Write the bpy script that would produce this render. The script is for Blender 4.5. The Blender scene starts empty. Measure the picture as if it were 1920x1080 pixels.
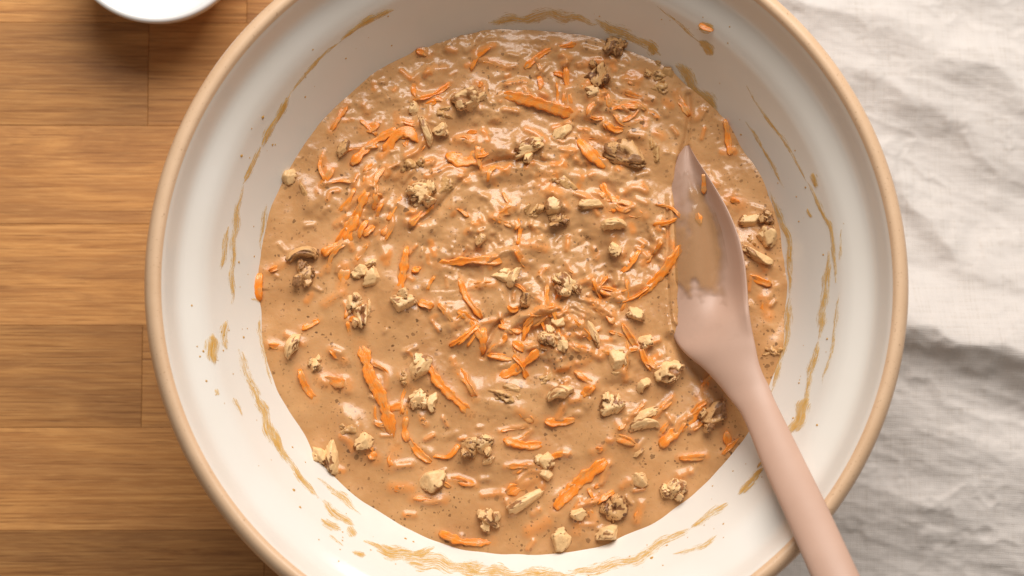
import bpy, math, random
import numpy as np
from mathutils import Vector, Matrix

random.seed(7)
scene = bpy.context.scene
COL = scene.collection

# ------------------------------------------------------------------ camera
FPX = 3700.0                      # focal length in photograph pixels (1920 wide)
CAM_Z = 0.88
RIM_Z = 0.130
cam_d = bpy.data.cameras.new('camera'); cam = bpy.data.objects.new('camera', cam_d); COL.objects.link(cam)
scene.camera = cam
cam_d.sensor_width = 36.0
cam_d.lens = FPX / 1920 * 36.0
cam_d.clip_start = 0.01; cam_d.clip_end = 50
nadir = Vector((-125, -280, -FPX)).normalized()           # straight down, in camera axes
CQ = nadir.rotation_difference(Vector((0, 0, -1)))
CR = CQ.to_matrix()
def ray(px, py):
    return CR @ Vector(((px - 960) / FPX, -(py - 540) / FPX, -1.0))
_d = ray(993, 525)
_s = (CAM_Z - RIM_Z) / -_d.z
CPOS = Vector((0, 0, RIM_Z)) - _d * _s
cam.rotation_mode = 'QUATERNION'; cam.rotation_quaternion = CQ; cam.location = CPOS
cam_d.dof.use_dof = True; cam_d.dof.focus_distance = 0.80; cam_d.dof.aperture_fstop = 8.0
def at(px, py, z):
    d = ray(px, py); t = (z - CPOS.z) / d.z
    return CPOS + d * t
def ppm(z):                        # photograph pixels per metre at height z
    return FPX / (CPOS.z - z)

# ------------------------------------------------------------------ light
world = bpy.data.worlds.new('World'); scene.world = world; world.use_nodes = True
bg = world.node_tree.nodes['Background']
bg.inputs[0].default_value = (1.0, 0.89, 0.77, 1); bg.inputs[1].default_value = 0.21
win_d = bpy.data.lights.new('window_light', 'AREA'); win = bpy.data.objects.new('window_light', win_d); COL.objects.link(win)
win_d.shape = 'RECTANGLE'; win_d.size = 1.25; win_d.size_y = 1.0; win_d.energy = 37.5; win_d.color = (1.0, 0.958, 0.912)
_az, _el, _dist = math.radians(82), math.radians(44), 1.5
win.location = (_dist * math.cos(_az) * math.cos(_el), _dist * math.sin(_az) * math.cos(_el), 0.08 + _dist * math.sin(_el))
win.rotation_euler = (Vector((0, 0, 0.08)) - win.location).to_track_quat('-Z', 'Y').to_euler()
vs = scene.view_settings
vs.view_transform = 'Standard'; vs.look = 'None'; vs.gamma = 1; vs.exposure = 0.0; vs.use_curve_mapping = False
scene.render.engine = 'CYCLES'
scene.cycles.use_denoising = True
scene.cycles.max_bounces = 8; scene.cycles.diffuse_bounces = 5

# ------------------------------------------------------------------ helpers
def tag(o, label=None, cat=None, group=None, kind=None):
    if label: o['label'] = label
    if cat: o['category'] = cat
    if group: o['group'] = group
    if kind: o['kind'] = kind
    return o
def empty(name, loc=(0, 0, 0)):
    o = bpy.data.objects.new(name, None); COL.objects.link(o); o.location = loc; o.empty_display_size = 0.02
    return o
def mesh_obj(name, verts, faces, mat=None, parent=None, smooth=True, attrs=None, origin=None):
    """verts (n,3) array, faces (m,k) array or list; one mesh object"""
    v = np.asarray(verts, dtype=np.float32).reshape(-1, 3)
    if origin is not None: v = v - np.asarray(origin, dtype=np.float32)
    me = bpy.data.meshes.new(name)
    if isinstance(faces, np.ndarray):
        m, k = faces.shape
        me.vertices.add(len(v)); me.vertices.foreach_set('co', v.ravel())
        me.loops.add(m * k); me.loops.foreach_set('vertex_index', faces.astype(np.int32).ravel())
        me.polygons.add(m)
        me.polygons.foreach_set('loop_start', np.arange(0, m * k, k, dtype=np.int32))
        me.polygons.foreach_set('loop_total', np.full(m, k, dtype=np.int32))
        me.update(calc_edges=True)
    else:
        me.from_pydata(v.tolist(), [], faces)
    if smooth: me.polygons.foreach_set('use_smooth', np.ones(len(me.polygons), dtype=bool))
    if attrs:
        for an, av in attrs.items():
            a = me.attributes.new(an, 'FLOAT', 'POINT'); a.data.foreach_set('value', np.asarray(av, dtype=np.float32))
    me.validate()
    if mat: me.materials.append(mat)
    o = bpy.data.objects.new(name, me); COL.objects.link(o)
    if origin is not None: o.location = origin
    if parent: o.parent = parent
    return o
def grid_faces(nu, nv, close_u=False, close_v=False):
    i = np.arange(nu if close_u else nu - 1); j = np.arange(nv if close_v else nv - 1)
    I, J = np.meshgrid(i, j, indexing='ij'); I2 = (I + 1) % nu; J2 = (J + 1) % nv
    return np.stack([I * nv + J, I2 * nv + J, I2 * nv + J2, I * nv + J2], -1).reshape(-1, 4)
def catmull(pts, n):
    P = np.asarray(pts, float); m = len(P)
    if m == 2: return P[0] + (P[1] - P[0]) * np.linspace(0, 1, n)[:, None]
    ext = np.vstack([2 * P[0] - P[1], P, 2 * P[-1] - P[-2]])
    seg = np.linalg.norm(np.diff(P[:, :2], axis=0), axis=1); cum = np.concatenate([[0], np.cumsum(seg)])
    out = []
    for s in np.linspace(0, cum[-1], n):
        k = min(np.searchsorted(cum, s, side='right') - 1, m - 2); t = (s - cum[k]) / max(seg[k], 1e-12)
        p0, p1, p2, p3 = ext[k], ext[k + 1], ext[k + 2], ext[k + 3]
        out.append(.5 * (2 * p1 + (p2 - p0) * t + (2 * p0 - 5 * p1 + 4 * p2 - p3) * t * t + (3 * p1 - p0 - 3 * p2 + p3) * t ** 3))
    return np.array(out)
def perlin(x, y, seed=0):
    r = np.random.RandomState(seed); perm = r.permutation(256); ang = r.rand(256) * 2 * np.pi
    gx, gy = np.cos(ang), np.sin(ang)
    xi = np.floor(x).astype(int); yi = np.floor(y).astype(int); xf = x - xi; yf = y - yi
    def g(ix, iy, dx, dy):
        h = perm[(perm[ix & 255] + iy) & 255]; return gx[h] * dx + gy[h] * dy
    u = xf * xf * xf * (xf * (xf * 6 - 15) + 10); v = yf * yf * yf * (yf * (yf * 6 - 15) + 10)
    a = g(xi, yi, xf, yf); b = g(xi + 1, yi, xf - 1, yf); c = g(xi, yi + 1, xf, yf - 1); d = g(xi + 1, yi + 1, xf - 1, yf - 1)
    return ((a + (b - a) * u) + ((c + (d - c) * u) - (a + (b - a) * u)) * v) * 1.5
def fbm(x, y, seed=0, octs=3, gain=.5):
    s = 0; a = 1; f = 1
    for k in range(octs):
        s = s + a * perlin(x * f, y * f, seed + k); a *= gain; f *= 2.03
    return s
def smoothstep(a, b, x):
    t = np.clip((x - a) / (b - a), 0, 1); return t * t * (3 - 2 * t)
def seg_dist(X, Y, P):
    """distance to polyline P (k,2) and the parameter (0..1) along it"""
    best = np.full(X.shape, 1e9); par = np.zeros(X.shape); k = len(P) - 1
    for i in range(k):
        a, b = P[i], P[i + 1]; d = b - a; L = d @ d + 1e-15
        t = np.clip(((X - a[0]) * d[0] + (Y - a[1]) * d[1]) / L, 0, 1)
        q = np.hypot(X - a[0] - t * d[0], Y - a[1] - t * d[1]); m = q < best
        best = np.where(m, q, best); par = np.where(m, (i + t) / k, par)
    return best, par

# ---- node helpers
class NT:
    def __init__(s, name):
        s.m = bpy.data.materials.new(name); s.m.use_nodes = True; s.t = s.m.node_tree
        s.b = s.t.nodes['Principled BSDF']; s.out = s.t.nodes['Material Output']
    def n(s, ty, **kw):
        nd = s.t.nodes.new(ty)
        for k, v in kw.items(): setattr(nd, k, v)
        return nd
    def l(s, a, b): s.t.links.new(a, b)
    def set(s, **kw):
        for k, v in kw.items(): s.b.inputs[k.replace('_', ' ')].default_value = v
    def coord(s, scale=(1, 1, 1), rot=(0, 0, 0), loc=(0, 0, 0), kind='Object'):
        tc = s.n('ShaderNodeTexCoord'); mp = s.n('ShaderNodeMapping')
        mp.inputs['Scale'].default_value = scale; mp.inputs['Rotation'].default_value = rot; mp.inputs['Location'].default_value = loc
        s.l(tc.outputs[kind], mp.inputs[0]); return mp.outputs[0]
    def noise(s, vec, scale, detail=3, rough=.55, dist=0):
        n = s.n('ShaderNodeTexNoise'); n.inputs['Scale'].default_value = scale; n.inputs['Detail'].default_value = detail
        n.inputs['Roughness'].default_value = rough; n.inputs['Distortion'].default_value = dist; s.l(vec, n.inputs['Vector']); return n.outputs['Fac']
    def ramp(s, fac, stops):
        r = s.n('ShaderNodeValToRGB'); e = r.color_ramp.elements
        while len(e) < len(stops): e.new(.5)
        for k, (p, c) in enumerate(stops):
            e[k].position = p; e[k].color = (c, c, c, 1) if isinstance(c, (int, float)) else (*c, 1)
        s.l(fac, r.inputs[0]); return r.outputs[0]
    def mix(s, fac, a, b, mode='MIX'):
        m = s.n('ShaderNodeMix', data_type='RGBA', blend_type=mode)
        for sock, v in ((m.inputs[0], fac), (m.inputs[6], a), (m.inputs[7], b)):
            if isinstance(v, (int, float)): sock.default_value = v
            elif isinstance(v, tuple): sock.default_value = (*v, 1)
            else: s.l(v, sock)
        return m.outputs[2]
    def math(s, op, a, b=0.0):
        m = s.n('ShaderNodeMath', operation=op)
        for sock, v in ((m.inputs[0], a), (m.inputs[1], b)):
            if isinstance(v, (int, float)): sock.default_value = v
            else: s.l(v, sock)
        return m.outputs[0]
    def attr(s, name):
        a = s.n('ShaderNodeAttribute'); a.attribute_name = name; return a.outputs['Fac']
    def bump(s, h, dist, strength=1.0):
        b = s.n('ShaderNodeBump'); b.inputs['Strength'].default_value = strength; b.inputs['Distance'].default_value = dist
        s.l(h, b.inputs['Height']); s.l(b.outputs[0], s.b.inputs['Normal'])
    def base(s, sock): s.l(sock, s.b.inputs['Base Color'])

# ------------------------------------------------------------------ materials
def mat_wood():
    k = NT('oak_wood'); oi = k.n('ShaderNodeObjectInfo'); rnd = oi.outputs['Random']
    tc = k.n('ShaderNodeTexCoord'); off = k.n('ShaderNodeVectorMath', operation='ADD'); cmb = k.n('ShaderNodeCombineXYZ')
    k.l(k.math('MULTIPLY', rnd, 7.3), cmb.inputs[0]); k.l(k.math('MULTIPLY', rnd, 3.1), cmb.inputs[1])
    k.l(tc.outputs['Object'], off.inputs[0]); k.l(cmb.outputs[0], off.inputs[1])
    def mapped(sc):
        mp = k.n('ShaderNodeMapping'); mp.inputs['Scale'].default_value = sc; k.l(off.outputs[0], mp.inputs[0]); return mp.outputs[0]
    tone = k.attr('tone')
    big = k.noise(mapped((10, 46, 20)), 1.0, 4, .65, 1.4)
    grain = k.noise(mapped((8, 230, 60)), 1.0, 7, .70, 1.5)
    streak = k.noise(mapped((60, 900, 60)), 1.0, 3, .6, .3)
    pore = k.noise(mapped((26, 1150, 60)), 1.0, 3, .6, .3)
    c0 = k.ramp(grain, [(.28, (.25, .098, .028)), (.42, (.45, .200, .060)), (.57, (.58, .280, .090)), (.78, (.71, .365, .130))])
    c1 = k.mix(k.ramp(big, [(.34, .85), (.60, 0.0)]), c0, (.35, .155, .052))
    c2 = k.mix(k.math('MULTIPLY', k.ramp(streak, [(.5, 0.0), (.75, 1.0)]), .35), c1, (.74, .41, .15))
    c3 = k.mix(k.ramp(pore, [(.34, .6), (.45, 0.0)]), c2, (.20, .078, .023))
    mul = k.n('ShaderNodeCombineXYZ')
    for q in range(3): k.l(tone, mul.inputs[q])
    c4 = k.mix(1.0, c3, mul.outputs[0], 'MULTIPLY')
    k.base(c4); k.set(Roughness=.5); k.b.inputs['Specular IOR Level'].default_value = .3
    k.bump(k.math('ADD', k.math('MULTIPLY', grain, .5), pore), .00025, .5)
    return k.m
def mat_linen():
    k = NT('washed_linen'); v = k.coord((1, 1, 1), (0, 0, .08))
    wx = k.n('ShaderNodeTexWave', wave_type='BANDS', bands_direction='X'); wy = k.n('ShaderNodeTexWave', wave_type='BANDS', bands_direction='Y')
    for w in (wx, wy):
        w.inputs['Scale'].default_value = 330; w.inputs['Distortion'].default_value = 2.0; w.inputs['Detail'].default_value = 2; k.l(v, w.inputs['Vector'])
    sx = k.noise(k.coord((900, 40, 40), (0, 0, .08)), 1, 3); sy = k.noise(k.coord((40, 900, 40), (0, 0, .08)), 1, 3)
    cl = k.noise(v, 60, 4)
    slub = k.math('ADD', sx, sy)
    col = k.ramp(slub, [(.7, (.535, .485, .443)), (1.3 / 1.6, (.575, .528, .488)), (1.0, (.605, .56, .525))])
    col = k.mix(k.math('MULTIPLY', cl, .25), col, (.51, .46, .43))
    k.base(col); k.set(Roughness=.9); k.b.inputs['Specular IOR Level'].default_value = .15
    k.b.inputs['Sheen Weight'].default_value = .15
    h = k.math('ADD', k.math('MULTIPLY', k.math('ADD', wx.outputs['Fac'], wy.outputs['Fac']), .35), k.math('MULTIPLY', slub, 1.4))
    k.bump(h, .00022, .45)
    return k.m
def mat_glaze():
    k = NT('white_glaze'); v = k.coord()
    n = k.noise(v, 18, 3)
    k.base(k.ramp(n, [(.3, (.71, .66, .595)), (.7, (.74, .70, .645))]))
    k.set(Roughness=.16); k.b.inputs['Specular IOR Level'].default_value = .45
    k.bump(k.noise(v, 26, 2), .0004, .25)
    return k.m
def mat_cane():
    k = NT('cane_stoneware'); v = k.coord()
    n = k.noise(v, 40, 4); sp = k.noise(v, 900, 2)
    c = k.ramp(n, [(.3, (.62, .41, .25)), (.7, (.695, .48, .31))])
    c = k.mix(k.ramp(sp, [(.28, .5), (.36, 0.0)]), c, (.30, .16, .08))
    k.base(c); k.set(Roughness=.36); k.bump(k.noise(v, 120, 3), .0003, .3)
    return k.m
def mat_white():
    k = NT('white_porcelain'); k.base(k.ramp(k.noise(k.coord(), 30, 2), [(.3, (.70, .69, .675)), (.7, (.73, .72, .705))])); k.set(Roughness=.25)
    return k.m
def mat_batter():
    k = NT('carrot_cake_batter'); v = k.coord()
    n1 = k.noise(v, 55, 4, .6); n2 = k.noise(v, 260, 3, .5)
    c = k.ramp(n1, [(.3, (.48, .238, .092)), (.5, (.55, .284, .113)), (.72, (.625, .340, .146))])
    c = k.mix(k.ramp(n2, [(.45, 0.0), (.75, .22)]), c, (.62, .36, .17))
    # carrot showing through thin batter
    og = k.attr('orange')
    ogn = k.math('MULTIPLY', og, k.ramp(k.noise(v, 260, 3), [(.3, .35), (.65, 1.0)]))
    c = k.mix(ogn, c, (.76, .255, .045))
    # spice specks
    wn = k.n('ShaderNodeTexNoise'); wn.inputs['Scale'].default_value = 700; wn.inputs['Detail'].default_value = 2; k.l(v, wn.inputs['Vector'])
    wv = k.n('ShaderNodeVectorMath', operation='MULTIPLY_ADD'); k.l(wn.outputs['Color'], wv.inputs[0]); wv.inputs[1].default_value = (.0018,) * 3; k.l(v, wv.inputs[2])
    patch = k.ramp(k.noise(v, 38, 2), [(.40, .35), (.60, 1.0)])
    for sc, th, dens, col in ((300, .34, .78, (.10, .045, .018)), (520, .40, .70, (.16, .075, .028)), (820, .42, .66, (.22, .11, .045))):
        vo = k.n('ShaderNodeTexVoronoi'); vo.inputs['Scale'].default_value = sc; k.l(wv.outputs[0], vo.inputs['Vector'])
        sep = k.n('ShaderNodeSeparateColor'); k.l(vo.outputs['Color'], sep.inputs[0])
        rad = k.math('MULTIPLY', sep.outputs[1], th)
        m = k.math('MULTIPLY', k.math('LESS_THAN', vo.outputs['Distance'], rad), k.math('GREATER_THAN', sep.outputs[0], dens))
        c = k.mix(k.math('MULTIPLY', k.math('MULTIPLY', m, patch), k.math('ADD', k.math('MULTIPLY', sep.outputs[2], .6), .4)), c, col)
    k.base(c)
    k.set(Roughness=.26); k.b.inputs['Specular IOR Level'].default_value = .5
    k.b.inputs['Subsurface Weight'].default_value = .12; k.b.inputs['Subsurface Radius'].default_value = (.003, .0016, .0007); k.b.inputs['Subsurface Scale'].default_value = 1.0
    k.bump(k.noise(v, 330, 3, .5), .0008, .28)
    return k.m
def mat_carrot(coated):
    k = NT('batter_coated_carrot' if coated else 'grated_carrot'); v = k.coord(); oi = k.n('ShaderNodeObjectInfo')
    cm = k.n('ShaderNodeCombineXYZ'); k.l(k.attr('along'), cm.inputs[0]); k.l(k.attr('across'), cm.inputs[1]); k.l(oi.outputs['Random'], cm.inputs[2])
    mp = k.n('ShaderNodeMapping'); mp.inputs['Scale'].default_value = (260, 2600, 40); k.l(cm.outputs[0], mp.inputs[0])
    fib = k.noise(mp.outputs[0], 1, 3, .6); n1 = k.noise(v, 330, 3); n2 = k.noise(v, 900, 3)
    c = k.ramp(k.math('ADD', k.math('MULTIPLY', fib, .65), k.math('MULTIPLY', n1, .35)), [(.30, (.80, .19, .014)), (.5, (.90, .26, .024)), (.70, (.96, .40, .07))])
    c = k.mix(k.math('MULTIPLY', oi.outputs['Random'], .3), c, (.90, .33, .07))
    cov = k.math('ADD', k.noise(v, 300, 3, .6), .06 if coated else -.015)
    c = k.mix(k.ramp(cov, [(.47, .10 if coated else 0.0), (.68, .8)]), c, (.62, .31, .11))
    k.base(c); k.set(Roughness=.25); k.b.inputs['Specular IOR Level'].default_value = .5
    k.b.inputs['Subsurface Weight'].default_value = .2; k.b.inputs['Subsurface Radius'].default_value = (.002, .0008, .0003); k.b.inputs['Subsurface Scale'].default_value = 1.0
    k.bump(k.math('ADD', fib, k.math('MULTIPLY', n2, .5)), .0006, .3)
    return k.m
def mat_walnut(name, flesh, skin, coat):
    k = NT(name); v = k.coord(); oi = k.n('ShaderNodeObjectInfo')
    n1 = k.noise(v, 420, 4); n2 = k.noise(v, 1300, 3)
    f = k.ramp(n1, [(.3, tuple(x * .84 for x in flesh)), (.7, tuple(min(1, x * 1.1) for x in flesh))])
    sk = k.ramp(n2, [(.3, tuple(x * .6 for x in skin)), (.7, tuple(x * 1.25 for x in skin))])
    m = k.math('ADD', k.attr('skin'), k.math('MULTIPLY', k.math('SUBTRACT', n1, .5), .7))
    c = k.mix(k.ramp(m, [(.52, 0.0), (.80, 1.0)]), f, sk)
    c = k.mix(k.math('MULTIPLY', oi.outputs['Random'], .25), c, (.62, .35, .15))
    if coat:
        cv = k.math('ADD', k.noise(v, 300, 3), .02 * coat)
        c = k.mix(k.ramp(cv, [(.44, 0.0), (.56, .9)]), c, (.56, .31, .12))
    k.base(c); k.set(Roughness=.42 if not coat else .3); k.b.inputs['Specular IOR Level'].default_value = .4
    k.bump(k.math('ADD', n1, k.math('MULTIPLY', n2, .5)), .0006, .5)
    return k.m
def mat_smear():
    k = NT('dried_batter_film')
    th = k.attr('film'); cm = k.n('ShaderNodeCombineXYZ'); k.l(k.attr('along'), cm.inputs[0]); k.l(k.attr('across'), cm.inputs[1])
    def sn(a, b, d):
        mp = k.n('ShaderNodeMapping'); mp.inputs['Scale'].default_value = (a, b, 1); k.l(cm.outputs[0], mp.inputs[0]); return k.noise(mp.outputs[0], 1, d, .6, .4)
    n1 = sn(.028, .50, 4); n2 = sn(.12, .8, 3); n = k.math('ADD', k.math('MULTIPLY', n1, .65), k.math('MULTIPLY', n2, .35))
    t = k.math('ADD', th, k.math('MULTIPLY', k.math('SUBTRACT', n, .5), 3.4))
    k.base(k.ramp(t, [(.1, (.82, .56, .18)), (.5, (.74, .43, .08)), (.95, (.58, .28, .035))])); k.set(Roughness=.3)
    tr = k.n('ShaderNodeBsdfTransparent'); mx = k.n('ShaderNodeMixShader')
    a = k.ramp(t, [(.08, 0.0), (.36, .42), (.9, .92)])
    k.l(a, mx.inputs[0]); k.l(tr.outputs[0], mx.inputs[1]); k.l(k.b.outputs[0], mx.inputs[2]); k.l(mx.outputs[0], k.out.inputs[0])
    k.bump(n, .0006, .5)
    return k.m
def mat_spat_film():
    k = NT('thin_batter_film'); v = k.coord(); th = k.attr('film'); n = k.noise(v, 150, 3, .5)
    t = k.math('ADD', th, k.math('MULTIPLY', k.math('SUBTRACT', n, .5), .5))
    k.base(k.ramp(t, [(.2, (.40, .245, .15)), (.6, (.42, .235, .11)), (.95, (.46, .24, .09))])); k.set(Roughness=.2)
    tr = k.n('ShaderNodeBsdfTransparent'); mx = k.n('ShaderNodeMixShader')
    k.l(k.ramp(t, [(.04, 0.0), (.6, .32), (1.2, .58)]), mx.inputs[0]); k.l(tr.outputs[0], mx.inputs[1]); k.l(k.b.outputs[0], mx.inputs[2]); k.l(mx.outputs[0], k.out.inputs[0])
    k.bump(n, .0006, .4)
    return k.m
def mat_silicone():
    k = NT('dusty_pink_silicone'); v = k.coord()
    k.base(k.ramp(k.noise(v, 50, 3), [(.3, (.475, .302, .225)), (.7, (.505, .328, .248))]))
    k.set(Roughness=.46); k.b.inputs['Specular IOR Level'].default_value = .4
    k.bump(k.noise(v, 1800, 2), .00008, .3)
    return k.m
M = dict(wood=mat_wood(), linen=mat_linen(), glaze=mat_glaze(), cane=mat_cane(), white=mat_white(), batter=mat_batter(),
         carrot=mat_carrot(False), carrot_c=mat_carrot(True), smear=mat_smear(), spat_film=mat_spat_film(), silicone=mat_silicone(),
         nut=mat_walnut('pale_walnut', (.85, .55, .262), (.31, .122, .040), 0),
         nut_d=mat_walnut('dark_walnut', (.66, .375, .155), (.21, .082, .028), 0),
         nut_c=mat_walnut('batter_coated_walnut', (.70, .41, .165), (.36, .155, .05), 1))

# ------------------------------------------------------------------ worktop of oak staves
worktop = empty('worktop', (0, 0, 0)); tag(worktop, 'golden oak butcher block worktop of glued staves', 'worktop', kind='structure')
SB = [-344, -151, 42, 235, 420, 610, 802, 995, 1188, 1380]          # stave edges, photograph rows
JOINTS = {0: [130, 900], 1: [463, 1100], 2: [278, 1250], 3: [-140, 860], 4: [-210, 790], 5: [266, 1300], 6: [-80, 980], 7: [495, 1500], 8: [60, 1000]}
TONE = {0: [1, .9, 1.05], 1: [1.08, .98, 1.0], 2: [.86, .97, 1.0], 3: [1.0, 1.08, .95], 4: [.95, 1.08, .9], 5: [.84, .92, 1.0], 6: [1.0, 1.06, .95], 7: [.74, .82, 1.0], 8: [.9, 1.0, .9]}
def stave(x0, x1, y0, y1, tone, dz):
    g = .00004; b = .00022; x0 += g; x1 -= g; y0 += g; y1 -= g; t = dz
    v = [(x0, y0, -.03), (x1, y0, -.03), (x1, y1, -.03), (x0, y1, -.03),
         (x0, y0, t - b), (x1, y0, t - b), (x1, y1, t - b), (x0, y1, t - b),
         (x0 + b, y0 + b, t), (x1 - b, y0 + b, t), (x1 - b, y1 - b, t), (x0 + b, y1 - b, t)]
    f = [(3, 2, 1, 0)]
    for a in (0, 4):
        for q in range(4): f.append((a + q, a + (q + 1) % 4, a + 4 + (q + 1) % 4, a + 4 + q))
    f.append((8, 9, 10, 11))
    mesh_obj('stave', v, f, M['wood'], worktop, smooth=False, attrs={'tone': np.full(12, tone)})
SB = [-1116, -923, -730, -537] + SB + [1573, 1766, 1959, 2152]
for q in range(9, 17): JOINTS[q] = [random.uniform(-300, 700), random.uniform(1000, 1900)]; TONE[q] = [random.uniform(.8, 1.08) for _ in range(3)]
ROW = [9, 10, 11, 12] + list(range(9)) + [13, 14, 15, 16]
for rr in range(len(SB) - 1):
    r = ROW[rr]
    ya, yb = at(100, SB[rr + 1], 0).y, at(100, SB[rr], 0).y
    xs = [-.6] + [at(j, (SB[rr] + SB[rr + 1]) / 2, 0).x for j in JOINTS[r]] + [.6]
    for q in range(len(xs) - 1):
        stave(xs[q], xs[q + 1], ya, yb, TONE[r][q], random.uniform(-.00012, .00012))

# ------------------------------------------------------------------ linen cloth
def build_cloth():
    x = np.arange(.072, .345, .0009); y = np.arange(-.235, .245, .0009)
    X, Y = np.meshgrid(x, y, indexing='ij')
    def P(pts): return np.array([[*at(a, b, .008).xy] for a, b in pts])
    H = np.zeros_like(X) + .0015
    def ridge(pts, h, wn, ws, p=1.0):
        q = catmull(P(pts), 40); yl = np.interp(X, q[:, 0], q[:, 1])
        d = Y - yl
        lft = smoothstep(q[0, 0] - .03, q[0, 0] + .015, X) * (1 - smoothstep(q[-1, 0] - .01, q[-1, 0] + .05, X))
        n = np.where(d >= 0, np.exp(-(np.abs(d) / wn) ** p), np.exp(-(np.abs(d) / ws) ** (1.6)))
        return h * n * lft
    # the large fold across the right side: long rise from the north, sharp drop on the south
    warp = .007 * perlin(X * 22, Y * 22, 3) + .003 * fbm(X * 60, Y * 60, 8, 2)
    Yk = Y; 
    Y = Y + warp
    H += ridge([(1560, 606), (1650, 618), (1720, 628), (1780, 645), (1830, 650), (1880, 652), (1960, 680), (2080, 690)], .0160, .050, .0150, 1.3)
    H += ridge([(1420, -30), (1560, 30), (1700, 62), (1830, 110), (1960, 200), (2060, 240)], .008, .016, .022, 1.6)
    H += ridge([(1500, 120), (1620, 150), (1760, 215), (1960, 330)], .0045, .014, .012, 1.6)
    H += ridge([(1640, 330), (1720, 400), (1800, 465), (1960, 530)], .005, .016, .010, 1.6)
    H += ridge([(1500, 800), (1640, 770), (1760, 820), (1960, 900)], .0035, .02, .016, 1.7)
    H += ridge([(1500, 960), (1640, 930), (1800, 985), (1960, 1050)], .0035, .014, .014, 1.7)
    Y = Yk
    H += .011 * smoothstep(-.16, -.02, Y) * smoothstep(.02, -.02, Y) * smoothstep(.10, .16, X)
    # crumple: fine wrinkles running slightly down to the right
    c, s = math.cos(-.30), math.sin(-.30)
    U = X * c + Y * s; V = -X * s + Y * c
    w1 = fbm(U * 26, V * 85, 11, 3); w2 = fbm(U * 60, V * 190, 21, 3); w3 = fbm(X * 70, Y * 70, 31, 3)
    rid = 1 - np.abs(fbm(U * 38 + .4 * w3, V * 120, 41, 2)) * 2
    south = smoothstep(-.01, -.04, Y)
    rid2 = 1 - np.abs(fbm(U * 14 + .3 * w3, V * 42, 43, 2)) * 2.2
    H += .0006 * np.clip(rid2, 0, 1) ** 1.5 + (.00028 + .0001 * south) * w1 + (.00008 + .00004 * south) * w2 + .0004 * w3 + .00022 * np.clip(rid, 0, 1) ** 3
    H += .0045 * smoothstep(-.3, .9, fbm(X * 11, Y * 14, 51, 2))
    r = np.hypot(X, Y)
    H = np.minimum(H, .0012 + np.clip((r - .085) * .9, 0, 1))       # lies low under the curve of the bowl
    H = np.maximum(H, .0009 + .0003 * w3)
    Xo = X + .004 * perlin(Y * 25, Y * 0 + 3.3, 5) * smoothstep(.11, .072, X)
    top = np.stack([Xo, Y, H], -1); bot = top.copy(); bot[..., 2] -= .0007
    nx, ny = X.shape; F = grid_faces(nx, ny); n = nx * ny
    ring = np.concatenate([np.arange(nx) * ny, (nx - 1) * ny + np.arange(1, ny), (np.arange(nx - 1)[::-1]) * ny + ny - 1, np.arange(1, ny - 1)[::-1]])
    nx2 = np.roll(ring, -1); side = np.stack([ring, ring + n, nx2 + n, nx2], -1)
    o = mesh_obj('linen_cloth', np.concatenate([top.reshape(-1, 3), bot.reshape(-1, 3)]), np.concatenate([F, F[:, ::-1] + n, side]), M['linen'])
    tag(o, 'crumpled pale grey beige linen cloth lying beside the bowl', 'cloth')
build_cloth()

# ------------------------------------------------------------------ mixing bowl
INNER = [(.1387, .1283), (.1376, .1262), (.1362, .1222), (.1348, .1180), (.1332, .1152), (.1305, .1130), (.1272, .1104), (.1245, .1070), (.1218, .1025),
         (.1180, .0965), (.1130, .0887), (.1065, .0790), (.0990, .0680), (.0890, .0545), (.0770, .0405), (.0620, .0270), (.0430, .0175), (.0220, .0130), (.0004, .0122)]
RIMP = [(.1450, .1150), (.1455, .1190), (.1454, .1235), (.1447, .1266), (.1436, .1286), (.1420, .1298), (.1405, .1300), (.1394, .1295), (.1388, .1287), (.1384, .1280)]
OUTER = [(.1384, .1125), (.1400, .1132), (.1420, .1136), (.1440, .1141), (.1450, .1150)]
OUTER2 = [(.0004, .0050), (.060, .0045), (.066, .0012), (.069, .0004), (.073, .0006), (.0752, .0030), (.0765, .0075), (.0830, .0200), (.0980, .0420), (.1120, .0650), (.1240, .0880), (.1310, .1040), (.1352, .1108), (.1384, .1125)]
def flare(P): return [(r + (.0016 * float(smoothstep(.104, .122, z))), z) for r, z in P]
INNER, RIMP, OUTER, OUTER2 = flare(INNER), flare(RIMP), flare(OUTER), flare(OUTER2)
def lathe(name, prof, mat, parent, seg=224, res=None, wob=0):
    P = catmull(prof, res or len(prof) * 5)
    a = np.linspace(0, 2 * np.pi, seg, endpoint=False)
    rr = P[:, 0][:, None] * (1 + wob * np.cos(2 * a + .6) + wob * .5 * np.cos(3 * a + 2))[None]
    V = np.stack([rr * np.cos(a), rr * np.sin(a), np.repeat(P[:, 1][:, None], seg, 1)], -1)
    return mesh_obj(name, V.reshape(-1, 3), grid_faces(len(P), seg, False, True), mat, parent)
bowl = empty('mixing_bowl', (0, 0, 0)); tag(bowl, 'large stoneware mixing bowl with cane coloured rim and white glazed inside', 'bowl')
lathe('inner_wall', INNER, M['glaze'], bowl, res=120, wob=.0008)
lathe('rim', RIMP, M['cane'], bowl, wob=.0008)
lathe('collar', OUTER, M['cane'], bowl, wob=.0008)
lathe('outer_wall', OUTER2, M['cane'], bowl, wob=.0008)
_IP = catmull(INNER, 400)[::-1]
def wall_r(z): return np.interp(z, _IP[:, 1], _IP[:, 0])
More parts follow.
